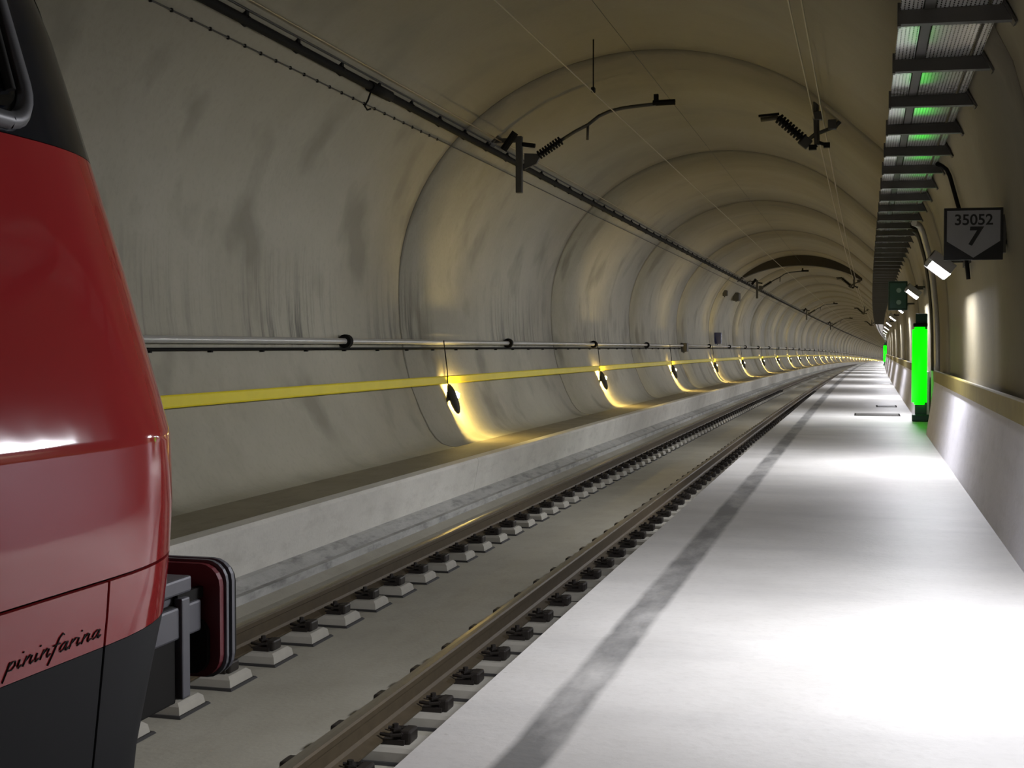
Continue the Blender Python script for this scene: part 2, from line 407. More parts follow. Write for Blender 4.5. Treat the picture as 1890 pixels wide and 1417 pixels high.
for X0, s0, lab, grp in ((XL, 7.7776-.6*3, 'pale concrete sleeper block under the rail on the drain side', 'sleeper blocks of the drain-side rail'),
                         (XR, 5.5489-.6, 'grey concrete sleeper block under the rail beside the platform', 'sleeper blocks of the platform-side rail')):
    for i in range(150):
        s = s0+.6*i; zb = slab_z(X0)
        t = thing('sleeper_block', lab, 'sleeper', P(X0, s, zb), heading(s)+(0 if X0 == XL else math.pi), grp)
        C.objects.link(b := bpy.data.objects.new('block_body', ME_BLOCK)); b.parent = t
        if s < 60:
            C.objects.link(b := bpy.data.objects.new('rubber_boot', ME_BOOT)); b.parent = t
            for sx in (1, -1):
                C.objects.link(b := bpy.data.objects.new('rail_clip', ME_CLIP)); b.parent = t; b.location = (sx*.085, 0, .074)
                if sx < 0: b.rotation_euler = (0, 0, math.pi)
bm = bmesh.new()
for X0, s0 in ((XL, 7.7776-1.8+90), (XR, 5.5489-.6+90)):
    s = s0
    while s < 330:
        x, y, z = P(X0-.02, s, slab_z(X0)); frustum(bm, x, y, .68, .30, .60, .23, z, z+.078)
        for sx in (-1, 1): frustum(bm, x+sx*.12, y, .12, .15, .08, .1, z+.075, z+.14)
        s += .6
o = obj('sleeper_block_row', bm_mesh('sleeper_block_row', bm), M_BLOCK); tag(o, 'distant concrete sleeper blocks running on down the tunnel', 'sleepers', kind='stuff')

# ---------------------------------------------------------------- handrails
hr = thing('handrail', 'bright yellow handrail along the far tunnel wall', 'handrail')
hx = -6.56
obj('rail_board', sweep_mesh('rail_board', [(hx-.02, 1.185), (hx+.015, 1.185), (hx+.022, 1.20), (hx+.022, 1.30), (hx+.015, 1.315), (hx-.02, 1.315)], steps(S_BACK, 430)), M_YEL, hr)
s = 8.0
while s < 95:
    bm = bmesh.new(); box(bm, (-.075, 0, -.015), (.17, .03, .03)); box(bm, (-.15, 0, -.02), (.02, .07, .12))
    b = obj('wall_bracket', bm_mesh('wall_bracket', bm), M_DSTEEL, hr); b.location = P(hx, s, 1.215); s += 2.1
s = S_BACK; n_ = 0
labs = ['olive yellow handrail capping the parapet beside the numbered sign', 'olive yellow handrail between the two green lit posts', 'olive yellow handrail on the parapet past the second green post', 'olive yellow handrail on the parapet past the third opening', 'olive yellow handrail far down the parapet']
for (a, b), lab in zip(gaps+[(430, 430)], labs):
    h = thing('handrail', lab, 'handrail')
    obj('rail_board', sweep_mesh('rail_board', [(GX+.095, 1.275), (GX+.11, 1.27), (GX+.112, 1.27), (GX+.14, 1.425), (GX+.135, 1.435), (GX+.10, 1.435), (GX+.092, 1.425)], steps(s, a-.02)), M_OLIVE, h)
    ss = max(6.0, s+1)
    while ss < min(a, 60):
        bm = bmesh.new(); box(bm, (.155, 0, -.03), (.05, .05, .02)); box(bm, (.175, 0, -.04), (.02, .05, .04))
        q = obj('bracket', bm_mesh('bracket', bm), M_DSTEEL, h); q.location = P(GX+.0, ss, 1.40); ss += 2.0
    s = b

# ---------------------------------------------------------------- pipes and cables on the far wall
tz = 1.862
pipe = thing('conduit_pipe', 'pale grey pipe clipped along the far wall above the yellow handrail', 'pipe')
obj('pipe_run', wire(-6.715, tz, S_BACK, 430, .042, 10), M_PIPE, pipe)
bm = bmesh.new(); bmesh.ops.create_cone(bm, cap_ends=True, segments=14, radius1=.092, radius2=.092, depth=.10, matrix=Matrix.Rotation(math.pi/2, 4, 'X'))
box(bm, (-.07, 0, 0), (.08, .06, .10)); ME_RING = bm_mesh('pipe_collar', bm); ME_RING.materials.append(M_BLACK)
for i in range(-1, 24):
    s = 16.45+8.3*i; C.objects.link(b := bpy.data.objects.new('pipe_collar', ME_RING)); b.parent = pipe; b.location = P(-6.715, s, tz)
cab = thing('cable', 'thin black cable clipped below the pale grey pipe', 'cable')
obj('cable_run', wire(-6.745, tz-.10, S_BACK, 430, .020, 6), M_BLACK, cab)
bm = bmesh.new(); box(bm, (-.02, 0, -.012), (.06, .04, .045)); ME_CC = bm_mesh('cable_clip', bm); ME_CC.materials.append(M_BLACK)
for i in range(34):
    s = 9.0+1.25*i; C.objects.link(b := bpy.data.objects.new('cable_clip', ME_CC)); b.parent = cab; b.location = P(-6.745, s, tz-.10)
# thick black feeder on the shoulder of the arch
fx, fz, fd = wall_hit(930, 289, -1, .08)
feed = thing('feeder_cable', 'thick black feeder cable on stand-offs high along the far wall', 'cable')
obj('cable_run', wire(fx, fz, S_BACK, 430, .050, 8), M_BLACK, feed)
bm = bmesh.new(); d = Vector((-.75, 0, .66)).normalized()
cyl(bm, -d*.0, d*.13, .022, 6); cyl(bm, -d*.03, d*.05, .058, 8); box(bm, (.0, 0, .06), (.05, .06, .10)); ME_STD = bm_mesh('stand_off', bm); ME_STD.materials.append(M_BLACK)
for i in range(60):
    s = 11.7+1.2*i; C.objects.link(b := bpy.data.objects.new('stand_off', ME_STD)); b.parent = feed; b.location = P(fx, s, fz)
for (u, v), lab, r, m_, off in (((640, 100), 'thin pale wire strung above the thick black feeder cable', .010, M_WIRE, .16), ((600, 96), 'thin dark wire close above the thick black feeder cable', .012, M_DSTEEL, .05)):
    x, z, d_ = wall_hit(u, v, -1, off)
    t = tag(obj('shoulder_wire', wire(x, z, S_BACK, 300, r, 5), m_), lab, 'wire')
x, z, d_ = wall_hit(560, 137, -1, .03)
sig = thing('signal_cable', 'thin dotted signal cable with small clips below the feeder cable', 'cable')
obj('cable_run', wire(x, z, S_BACK, 200, .009, 5), M_DSTEEL, sig)
bm = bmesh.new(); box(bm, (0, 0, 0), (.022, .024, .034)); ME_SC = bm_mesh('cable_clip', bm); ME_SC.materials.append(M_BLACK)
for i in range(26):
    s = 9.2+.36*i; C.objects.link(b := bpy.data.objects.new('cable_clip', ME_SC)); b.parent = sig; b.location = P(x, s, z)
# boxes on the far wall
def wall_box(name, label, cat, u, v, w_, h_, d_, mat, front=None):
    x, z, D = wall_hit(u, v, -1, .02)
    t = thing(name, label, cat, P(wall_x(z, -1), D, z), heading(D))
    bm = bmesh.new(); box(bm, (d_/2, 0, 0), (d_, w_, h_), None, .015); obj('housing', bm_mesh('housing', bm), mat, t)
    bm = bmesh.new(); cyl(bm, (d_*.4, 0, -h_/2), (d_*.4, 0, -h_/2-.05), .018, 6); obj('cable_gland', bm_mesh('cable_gland', bm), M_BLACK, t)
    bm = bmesh.new(); box(bm, (d_+.008, 0, 0), (.016, w_*.86, h_*.86), None, .005); obj('lid', bm_mesh('lid', bm), front or mat, t)
    return t
t = wall_box('alarm_box', 'small dark blue box with a white block beside it above the wall pipe', 'box', 1320, 624, .34, .52, .30, M_BLUE)
bm = bmesh.new(); box(bm, (.20, .30, -.10), (.16, .16, .26), None, .02); obj('white_block', bm_mesh('white_block', bm), M_WHITE, t)
wall_box('junction_box', 'dark junction box on the wall pipe past the third warm lamp', 'box', 1259, 641, .55, .34, .22, M_DSTEEL)
wall_box('junction_box', 'dark junction box high on the far wall above the blue box', 'box', 1355, 548, .95, .40, .28, M_DSTEEL)
wall_box('junction_box', 'small dark box high on the far wall next to a larger box', 'box', 1335, 541, .3, .26, .2, M_DSTEEL)
# hanger hook on the feeder
hk = thing('cable_hanger', 'black hook-shaped hanger and sleeve on the thick feeder cable', 'hanger', P(fx, 15.35, fz))
obj('sleeve', tube_mesh('sleeve', [(0, -.35, 0), (0, .35, 0)], .07, 8), M_BLACK, hk)
obj('hook', tube_mesh('hook', [(0, -.3, -.05), (-.05, -.28, -.16), (-.10, -.26, -.22), (-.09, -.20, -.26), (-.06, -.16, -.24)], .012, 5), M_BLACK, hk)

# ---------------------------------------------------------------- warm bulkhead lamps low on the far wall
def lamp_meshes():
    bm = bmesh.new(); bmesh.ops.create_uvsphere(bm, u_segments=14, v_segments=8, radius=1)
    bmesh.ops.scale(bm, vec=(.075, .05, .26), verts=bm.verts); a = bm_mesh('lamp_body', bm); a.materials.append(M_DSTEEL)
    bm = bmesh.new(); bmesh.ops.create_icosphere(bm, subdivisions=1, radius=.072); b = bm_mesh('bulb', bm); b.materials.append(M_BULB)
    bm = bmesh.new(); box(bm, (-.05, 0, 0), (.10, .05, .06)); box(bm, (-.095, 0, 0), (.015, .12, .24)); c = bm_mesh('wall_plate', bm); c.materials.append(M_DSTEEL)
    d = tube_mesh('lead', [(-.09, 0, .15), (-.10, -.02, .45), (-.16, -.03, .95)], .010, 5); d.materials.append(M_BLACK)
    for m_ in (a, b):
        for p in m_.polygons: p.use_smooth = True
    return a, b, c, d
LA, LB, LC, LD = lamp_meshes()
ordn = ['first', 'second', 'third', 'fourth', 'fifth', 'sixth', 'seventh', 'eighth', 'ninth', 'tenth']
for i in range(34):
    s = 20.35+12.6*i; z = .94
    lab = ('%s warm yellow lamp below the yellow handrail, counted from the red train' % ordn[i]) if i < 10 else 'tiny warm yellow lamp far down the wall under the yellow handrail'
    t = thing('wall_lamp', lab, 'lamp', P(wall_x(z, -1)+.12, s, z), heading(s), 'warm lamps along the far wall')
    for nm, me in (('lamp_body', LA), ('wall_plate', LC), ('lead', LD)):
        C.objects.link(q := bpy.data.objects.new(nm, me)); q.parent = t
        if nm == 'lamp_body': q.rotation_euler = (0, math.radians(-20), 0)
    C.objects.link(q := bpy.data.objects.new('bulb', LB)); q.parent = t; q.location = (-.01, .15, .05)

# ---------------------------------------------------------------- cool luminaires over the platform
def lum_meshes():
    R = Matrix.Rotation(math.radians(38), 3, 'Y')      # face turned down and towards the track
    bm = bmesh.new(); box(bm, (0, 0, .045), (.28, 1.26, .09), R, .02); a = bm_mesh('housing', bm); a.materials.append(M_DSTEEL)
    bm = bmesh.new(); box(bm, (0, 0, -.008), (.23, 1.18, .03), R); b = bm_mesh('diffuser', bm); b.materials.append(M_WHITE); b.materials.append(M_LAMP)
    for p in b.polygons: p.material_index = 1 if p.normal.dot(R @ Vector((0, 0, -1))) > .9 else 0
    bm = bmesh.new()
    for sy in (-.4, .4): box(bm, (.16, sy, .10), (.30, .05, .03)); box(bm, (.05, sy, .10), (.04, .05, .08))
    box(bm, (.28, 0, .10), (.02, .95, .14)); c = bm_mesh('arm', bm); c.materials.append(M_DSTEEL)
    bm = bmesh.new(); box(bm, (0, 0, .03), (.27, .025, .11), R, .006)
    d = bm_mesh('end_cap', bm); d.materials.append(M_STEEL)
    return a, b, c, d
UA, UB, UC, UD = lum_meshes()
nn = 0
for i in range(-3, 42):
    s = 15.0+10.4*i if i != -1 else 5.85; z = 2.64 if i < 1 else 2.78; lx = {-1: .86}.get(i, .80 if i < 1 else .87)
    names_ = {-1: 'cool white platform lamp just before the numbered sign', 0: 'cool white platform lamp beside the numbered sign', 1: 'cool white platform lamp above the green lit post'}
    names_[-2] = 'cool white platform lamp opposite the middle of the red locomotive'; names_[-3] = 'cool white platform lamp opposite the rear of the red locomotive'
    lab = names_.get(i, 'cool white platform lamp further along the parapet wall, past the green post')
    t = thing('platform_lamp', lab, 'lamp', P(lx, s, z), heading(s), 'cool white lamps along the platform wall')
    for nm, me in (('housing', UA), ('diffuser', UB), ('arm', UC), ('end_cap', UD), ('end_cap', UD)):
        C.objects.link(q := bpy.data.objects.new(nm, me)); q.parent = t
        if nm == 'end_cap': q.location = (0, .64 if q.name.startswith('end_cap') and len([c for c in t.children if c.name.startswith('end_cap')]) > 1 else -.64, 0)

# ---------------------------------------------------------------- cable trays on cantilever brackets
TZ = 3.80
for x0, x1, lab in ((.205, .335, 'narrow perforated metal cable tray on the brackets over the platform'), (.41, .70, 'wide perforated metal cable tray on the brackets over the platform'), (.72, .775, 'slim perforated metal cable tray on the brackets close to the wall')):
    me = sweep_mesh('cable_tray', [(x0, TZ+.06), (x0, TZ), (x1, TZ), (x1, TZ+.06), (x1-.004, TZ+.06), (x1-.004, TZ+.004), (x0+.004, TZ+.004), (x0+.004, TZ+.06)], steps(3.0, 330))
    tag(obj('cable_tray', me, M_TRAY), lab, 'cable tray')
tag(obj('support_channel', sweep_mesh('support_channel', [(.342, TZ-.005), (.342, TZ+.10), (.402, TZ+.10), (.402, TZ-.005)], steps(3.0, 330)), M_DSTEEL), 'dark steel channel running between the narrow and wide cable trays', 'channel')
for k, (x, r) in enumerate(((.46, .022), (.52, .028), (.585, .024), (.64, .022), (.25, .02), (.295, .022))):
    lab = ['black cable lying in the wide tray by the channel', 'thickest black cable lying in the wide tray', 'black cable in the middle of the wide tray', 'black cable in the wide tray next to the slim tray', 'black cable lying along the track edge of the narrow tray', 'black cable in the narrow tray next to the channel'][k]
    tag(obj('tray_cable', wire(x, TZ+.005+r, 3.0, 330, r, 6), M_BLACK), lab, 'cable')
bz = 3.715; wx = wall_x(bz, 1)
bm = bmesh.new()
L_ = wx-.19
v = [bm.verts.new(p) for p in [(-L_, y, z) for y in (-.035, .035) for z in (.0, .082)]+[(-.01, y, z) for y in (-.035, .035) for z in (-.012, .082)]]
for f in ((0, 1, 3, 2), (4, 6, 7, 5), (0, 4, 5, 1), (2, 3, 7, 6), (1, 5, 7, 3), (0, 2, 6, 4)): bm.faces.new([v[i] for i in f])
ME_ARM = bm_mesh('arm', bm); ME_ARM.materials.append(M_DSTEEL)
bm = bmesh.new()
v = [bm.verts.new(p) for y in (-.006, .006) for p in ((-.07, y, .084), (-.055, y, .15), (-.0, y, .084))]
for f in ((0, 1, 2), (5, 4, 3), (0, 3, 4, 1), (1, 4, 5, 2), (2, 5, 3, 0)): bm.faces.new([v[i] for i in f])
ME_GUS = bm_mesh('gusset', bm); ME_GUS.materials.append(M_DSTEEL)
bm = bmesh.new(); box(bm, (-.034, 0, .035), (.016, .12, .15), Matrix.Rotation(math.radians(-30), 3, 'Y')); ME_WP = bm_mesh('wall_plate', bm); ME_WP.materials.append(M_DSTEEL)
bm = bmesh.new(); box(bm, (-L_+.01, 0, .06), (.02, .06, .14)); ME_TIP = bm_mesh('end_lip', bm); ME_TIP.materials.append(M_DSTEEL)
for i in range(-3, 70):
    s = 8.25+1.4*i
    t = thing('tray_bracket', 'dark steel cantilever bracket carrying the cable trays', 'bracket', P(wx, s, bz), heading(s), 'brackets under the cable trays')
    for nm, me in (('arm', ME_ARM), ('gusset', ME_GUS), ('wall_plate', ME_WP), ('end_lip', ME_TIP)):
        C.objects.link(q := bpy.data.objects.new(nm, me)); q.parent = t
# conduits dropping from the tray down the wall
def drop(name, label, s, z0, z1, r, mat, off=.04, lean=0):
    pts = []
    n = 16
    for i in range(n+1):
        z = z0+(z1-z0)*i/n; pts.append(P(wall_x(z, 1)-off, s+lean*i/n, z))
    x0, y0, zz = pts[0]; pts = [(x0-.10, y0-.12, zz+.045), (x0-.05, y0-.03, zz+.035)]+pts
    return tag(obj(name, tube_mesh(name, pts, r, 8), mat), label, 'conduit')
drop('conduit', 'thin black conduit bending down the wall behind the numbered sign', 14.6, 3.66, 2.5, .022, M_BLACK)
drop('conduit', 'pale grey conduit curving down the wall to the green post, thickest', 21.4, 3.66, 1.4, .05, M_PIPE)
drop('conduit', 'black conduit curving down beside the pale grey conduit', 21.9, 3.66, 1.4, .045, M_BLACK)
drop('conduit', 'dark steel conduit curving down the wall past the pale grey conduit', 22.6, 3.66, 1.4, .04, M_DSTEEL)

# ---------------------------------------------------------------- numbered sign
(sx0, sz0), (sx1, sz1) = at(1742, 385, 11.0), at(1851, 479, 11.0)
sw, sh = sx1-sx0, sz0-sz1
sg = thing('number_sign', 'black framed sign with pentagon panel reading 35052 and 7', 'sign', P((sx0+sx1)/2, 11.0, sz1), math.radians(4))
bm = bmesh.new(); box(bm, (0, 0, sh/2), (sw, .03, sh), None, .004); obj('board', bm_mesh('board', bm), M_SIGNB, sg)
bm = bmesh.new(); b_ = .022
pp = [(-sw/2+b_, sh-b_), (-sw/2+b_, sh*.36), (0, .018), (sw/2-b_, sh*.36), (sw/2-b_, sh-b_)]
fr = [bm.verts.new((x, -.019, z)) for x, z in pp]; bk = [bm.verts.new((x, -.0145, z)) for x, z in pp]
bm.faces.new(fr); bm.faces.new(bk[::-1])
for i in range(5): bm.faces.new([fr[i], bk[i], bk[(i+1) % 5], fr[(i+1) % 5]])
bmesh.ops.recalc_face_normals(bm, faces=bm.faces)
obj('panel', bm_mesh('panel', bm), M_SIGNW, sg)
def text(body, size, loc, rot, mat, parent, name, shear=0, ext=.001, bold=0.0):
    c = bpy.data.curves.new(name, 'FONT'); c.body = body; c.size = size; c.align_x = 'CENTER'; c.align_y = 'CENTER'; c.extrude = ext; c.shear = shear; c.offset = bold
    t = bpy.data.objects.new(name+'_tmp', c); C.objects.link(t); bpy.context.view_layer.update()
    me = bpy.data.meshes.new_from_object(t.evaluated_get(bpy.context.evaluated_depsgraph_get())); bpy.data.objects.remove(t)
    me.materials.clear(); me.materials.append(mat)
    o = obj(name, me, None, parent); o.location = loc; o.rotation_euler = rot; return o
text('35052', .118, (0, -.021, sh*.76), (math.pi/2, 0, 0), M_SIGNB, sg, 'lettering', bold=.002)
text('7', .20, (0, -.021, sh*.44), (math.pi/2, 0, 0), M_SIGNB, sg, 'lettering', shear=.15, bold=.006)
bm = bmesh.new()
for z in (sh*.35, sh*.65): cyl(bm, (sw/2-.05, .03, z), (wall_x(sz1+z, 1)-(sx0+sx1)/2+.02, .05, z), .018, 8)
box(bm, (wall_x(sz1+.2, 1)-(sx0+sx1)/2-.02, .05, sh*.5), (.03, .12, .30)); box(bm, (0, .03, sh*.5), (sw*.8, .03, .04))
obj('mounting_arm', bm_mesh('mounting_arm', bm), M_DSTEEL, sg)

# ---------------------------------------------------------------- green lit emergency posts at the parapet openings
def green_post(s, lab):
    t = thing('exit_post', lab, 'light post', P(.95, s, .475), heading(s))
    bm = bmesh.new(); box(bm, (.03, .05, .95), (.20, .05, 1.9), None, .01); obj('post', bm_mesh('post', bm), M_GRNDK, t)
    bm = bmesh.new(); box(bm, (.03, .03, .06), (.30, .22, .12), None, .015); obj('base', bm_mesh('base', bm), M_GRNDK, t)
    bm = bmesh.new(); bmesh.ops.create_cone(bm, cap_ends=True, segments=18, radius1=.13, radius2=.13, depth=1.36, matrix=Matrix.Translation((0, 0, .98)))
    bmesh.ops.bevel(bm, geom=[e for e in bm.edges if abs(e.verts[0].co.z-e.verts[1].co.z) < .01], offset=.04, segments=2, affect='EDGES')
    bmesh.ops.scale(bm, vec=(1, .5, 1), verts=bm.verts); bmesh.ops.translate(bm, vec=(0, -.03, 0), verts=bm.verts)
    o = obj('light_panel', bm_mesh('light_panel', bm), M_GREEN, t, True)
    bm = bmesh.new(); box(bm, (.01, 0, 1.70), (.24, .16, .07), None, .015); obj('top_cap', bm_mesh('top_cap', bm), M_BLACK, t)
    return t
green_post(24.15, 'glowing green light post standing in the first parapet opening')
green_post(112.1, 'distant glowing green light post in the second parapet opening')
ex = thing('exit_sign_box', 'dark green box sign hanging from a pipe above the green post', 'sign', P(.72, 31.0, 2.62), heading(31))
bm = bmesh.new(); box(bm, (0, 0, .33), (.42, .16, .66), None, .02); obj('housing', bm_mesh('housing', bm), M_GRNDK, ex)
bm = bmesh.new(); box(bm, (0, -.085, .33), (.35, .012, .56), None, .004); obj('face_panel', bm_mesh('face_panel', bm), plain('dim_green_panel', (.03, .10, .075), .4), ex)
bm = bmesh.new()
for z in (.15, .48): cyl(bm, (.2, 0, z), (wall_x(2.62+z, 1)-.70, 0, z), .02, 6)
obj('hanger', bm_mesh('hanger', bm), M_DSTEEL, ex)
for k, z in enumerate((.18, .45)):
    bm = bmesh.new(); cyl(bm, (.02, -.09, z), (.02, -.10, z), .055, 12); obj('pictogram_disc', bm_mesh('pictogram_disc', bm), plain('pale_green_disc', (.25, .4, .35), .5), ex)

# ---------------------------------------------------------------- overhead line
cwx, cwz = at(1095, 170, 17.9)
tag(obj('contact_wire', wire(cwx, cwz, S_BACK, 330, .009, 5), M_WIRE), 'thin contact wire strung above the track', 'wire')
tag(obj('messenger_wire', wire(-3.0, 5.72, S_BACK, 330, .004, 5), M_DSTEEL), 'thin dark messenger wire just under the crown', 'wire')
dr = thing('wire_dropper', 'thin vertical dropper hanging the contact wire from the crown', 'dropper', P(cwx, 17.9, cwz))
top = 6.03-cwz
obj('rod', tube_mesh('rod', [(0, 0, .02), (0, 0, top)], .010, 5), M_BLACK, dr)
bm = bmesh.new(); box(bm, (0, 0, .03), (.05, .09, .07), None, .01); obj('clamp', bm_mesh('clamp', bm), M_BLACK, dr)
for (u, v), lab in (((1503, 220), 'pale feeder wire running under the crown towards the ceiling hanger'), ((1521, 230), 'second pale feeder wire beside the first on the ceiling hanger')):
    x, z = at(u, v, 19.6); tag(obj('feeder_wire', wire(x, z, S_BACK, 330, .010, 5), M_WIRE), lab, 'wire')
def cantilever(D, lab):
    def q(u, v, dy=0): x, z = at(u, v, 20.3); return (x, dy, z)      # shape read once at 20.3 m, kept for every mast
    base = Vector(q(958, 356))
    t = thing('catenary_cantilever', lab, 'cantilever', P(0, D, 0), heading(D))
    bm = bmesh.new(); x0, z0 = base.x, base.z; box(bm, (x0, 0, z0+.45), (.10, .10, .90), None, .01); wz = z0+.84; wl = x0-wall_x(wz, -1); box(bm, (x0-wl/2, 0, wz), (wl, .08, .07)); box(bm, (x0-wl+.02, 0, wz), (.03, .22, .20), Matrix.Rotation(.75, 3, 'Y'))
    obj('mast', bm_mesh('mast', bm), M_DSTEEL, t)
    bm = bmesh.new(); a = q(930, 277); b = q(952, 245); cyl(bm, (a[0], -.05, a[2]), (b[0], -.05, b[2]), .06, 8)
    cyl(bm, (x0, 0, z0+.78), (x0+.26, 0, z0+.74), .035, 6); obj('strut', bm_mesh('strut', bm), M_BLACK, t)
    bm = bmesh.new(); v = [bm.verts.new((x, y, z)) for y in (-.03, .03) for x, _, z in (q(968, 283), q(1000, 284), q(990, 302), q(968, 312))]
    bm.faces.new(v[:4]); bm.faces.new(v[4:][::-1])
    for i in range(4): bm.faces.new((v[i], v[4+i], v[4+(i+1) % 4], v[(i+1) % 4]))
    bmesh.ops.recalc_face_normals(bm, faces=bm.faces); obj('hinge_plate', bm_mesh('hinge_plate', bm), M_DSTEEL, t)
    a, b = Vector(q(993, 287)), Vector(q(1036, 258))
    bm = bmesh.new(); cyl(bm, a, b, .032, 8)
    for k in range(9): p = a.lerp(b, (k+.5)/9); dd = (b-a).normalized(); cyl(bm, p-dd*.012, p+dd*.012, .075, 10)
    obj('insulator', bm_mesh('insulator', bm), M_BLACK, t)
    pts = [q(*p) for p in ((1030, 262), (1060, 243), (1085, 230), (1105, 214), (1125, 205), (1150, 199), (1180, 195), (1246, 188))]
    obj('arm_tube', tube_mesh('arm_tube', pts, .028, 8), M_DSTEEL, t)
    obj('registration_stub', tube_mesh('registration_stub', [q(1085, 230), q(1084, 258)], .022, 6), M_DSTEEL, t)
    a, b = Vector(q(1205, 190)), Vector(q(1246, 188))
    bm = bmesh.new(); cyl(bm, a, b, .045, 8); box(bm, Vector(q(1211, 181)), (.07, .06, .12)); obj('wire_clamp', bm_mesh('wire_clamp', bm), M_BLACK, t)
    return t
def hanger(D, lab):
    def q(u, v, dy=0): x, z = at(u, v, 19.6); return (x, dy, z)
    t = thing('ceiling_hanger', lab, 'hanger', P(0, D, 0), heading(D))
    pts = [q(1404, 221), q(1434, 217), q(1447, 228)]
    obj('arm_tube', tube_mesh('arm_tube', pts, .035, 8), M_DSTEEL, t)
    obj('clamp_bar', tube_mesh('clamp_bar', [q(1400, 214), q(1438, 210)], .02, 6), M_BLACK, t)
    a, b = Vector(q(1436, 217)), Vector(q(1484, 258))
    bm = bmesh.new(); cyl(bm, a, b, .04, 8)
    for k in range(9): p = a.lerp(b, (k+.5)/9); dd = (b-a).normalized(); cyl(bm, p-dd*.013, p+dd*.013, .078, 10)
    obj('insulator', bm_mesh('insulator', bm), M_BLACK, t)
    bm = bmesh.new(); a = Vector(q(1486, 262)); box(bm, a, (.16, .08, .16), Matrix.Rotation(.7, 3, 'Y'), .015); b = Vector(q(1507, 246)); cyl(bm, a, b, .03, 6); obj('joint_block', bm_mesh('joint_block', bm), M_DSTEEL, t)
    x1, _, z1 = q(1508, 268); x2, _, z2 = q(1508, 205)
    bm = bmesh.new(); cyl(bm, (x1, 0, z1), (x2-.02, 0, 5.34), .042, 8); box(bm, q(1509, 214), (.13, .12, .12), None, .01); cyl(bm, q(1510, 246), q(1545, 232), .028, 6); box(bm, q(1536, 230), (.12, .10, .14), None, .01)
    obj('stem', bm_mesh('stem', bm), M_DSTEEL, t)
    bm = bmesh.new(); cyl(bm, (x1, 0, z1), q(1500, 272), .025, 6); box(bm, q(1500, 272), (.11, .1, .07)); cyl(bm, (x1, 0, z1+.05), q(1526, 268), .025, 6); box(bm, q(1526, 268), (.09, .1, .07)); obj('foot_clamp', bm_mesh('foot_clamp', bm), M_BLACK, t)
    xs, _, zs = q(1545, 232)
    bm = bmesh.new(); cyl(bm, (xs-.02, 0, zs), (xs+.07, 0, zs+.09), .03, 6); obj('ceiling_strut', bm_mesh('ceiling_strut', bm), M_DSTEEL, t)
    return t
for k in range(4):
    D = 19.6+45.5*k; cantilever(20.3+45.5*k, ['dark catenary arm with ribbed insulator on the far wall, its mast in full view', 'second dark catenary arm on the far wall, past the dark arch', 'third catenary arm far down the tunnel wall', 'fourth catenary arm furthest down the tunnel wall'][k])
    hanger(D, ['dark insulator hanger under the crown holding the feeder wires', 'second insulator hanger under the crown, past the dark arch', 'third insulator hanger far down under the crown', 'fourth insulator hanger furthest down under the crown'][k])

# ---------------------------------------------------------------- the red locomotive
def interp(z, tab):
    for (a, b), (c, d) in zip(tab, tab[1:]):
        if a <= z <= c: return b+(d-b)*(z-a)/(c-a)
    return tab[0][1] if z < tab[0][0] else tab[-1][1]
DT = [(.3, 2.52), (.6, 2.518), (.8, 2.511), (1.0, 2.557), (1.12, 2.587), (1.27, 2.597), (1.4, 2.596), (1.5, 2.594), (1.57, 2.588), (1.63, 2.584), (1.7, 2.58), (1.77, 2.574), (1.85, 2.566), (2.0, 2.555), (2.2, 2.528), (2.4, 2.5), (2.6, 2.466), (3.2, 2.2), (3.6, 1.9), (3.95, 1.4)]
IT = [(.3, .13), (.4, .12), (.8, .06), (1.2, .015), (1.40, 0), (1.565, 0), (1.575, .0008), (1.585, .003), (1.60, .0073), (1.70, .036), (1.80, .065), (2.2, .18), (2.6, .293), (3.2, .46), (3.6, .66), (3.85, .95), (3.95, 1.2)]
NSE, DEP = 2.4, .95
def outline(z, d0, d1, n, inset=0.0):
    """right flank from d0 to the nose centre when d1 is None, else from d0 to d1"""
    d = interp(z, DT); W = 1.5-interp(z, IT)-inset; dep = DEP-inset
    pts = []
    def x_of(D):
        q = (D-d)/dep
        return W if q <= 0 else W*max(0, 1-q**NSE)**(1/NSE)
    if d1 is not None:
        for i in range(n+1): D = d0+(d1-d0)*i/n; pts.append((x_of(D), D))
    else:
        q0 = max(0, (d0-d)/dep); t0 = math.asin(min(1, q0**(NSE/2))) if d0 > d else 0.0
        if d0 < d:
            for i in range(5): pts.append((W, d0+(d-d0)*i/5))
        else:
            for i in range(5): pts.append((W*math.cos(t0*1.0)**(2/NSE), d0)) if i == 0 else pts.append((x_of(d0+.002*i), d0+.002*i))
            t0 = math.asin(min(1, ((d0+.01-d)/dep)**(NSE/2)))
        for i in range(n+1):
            t = t0+(math.pi/2-t0)*i/n; c = max(0, math.cos(t)); sN = math.sin(t)
            pts.append((W*c**(2/NSE), d+dep*sN**(2/NSE)))
    return pts
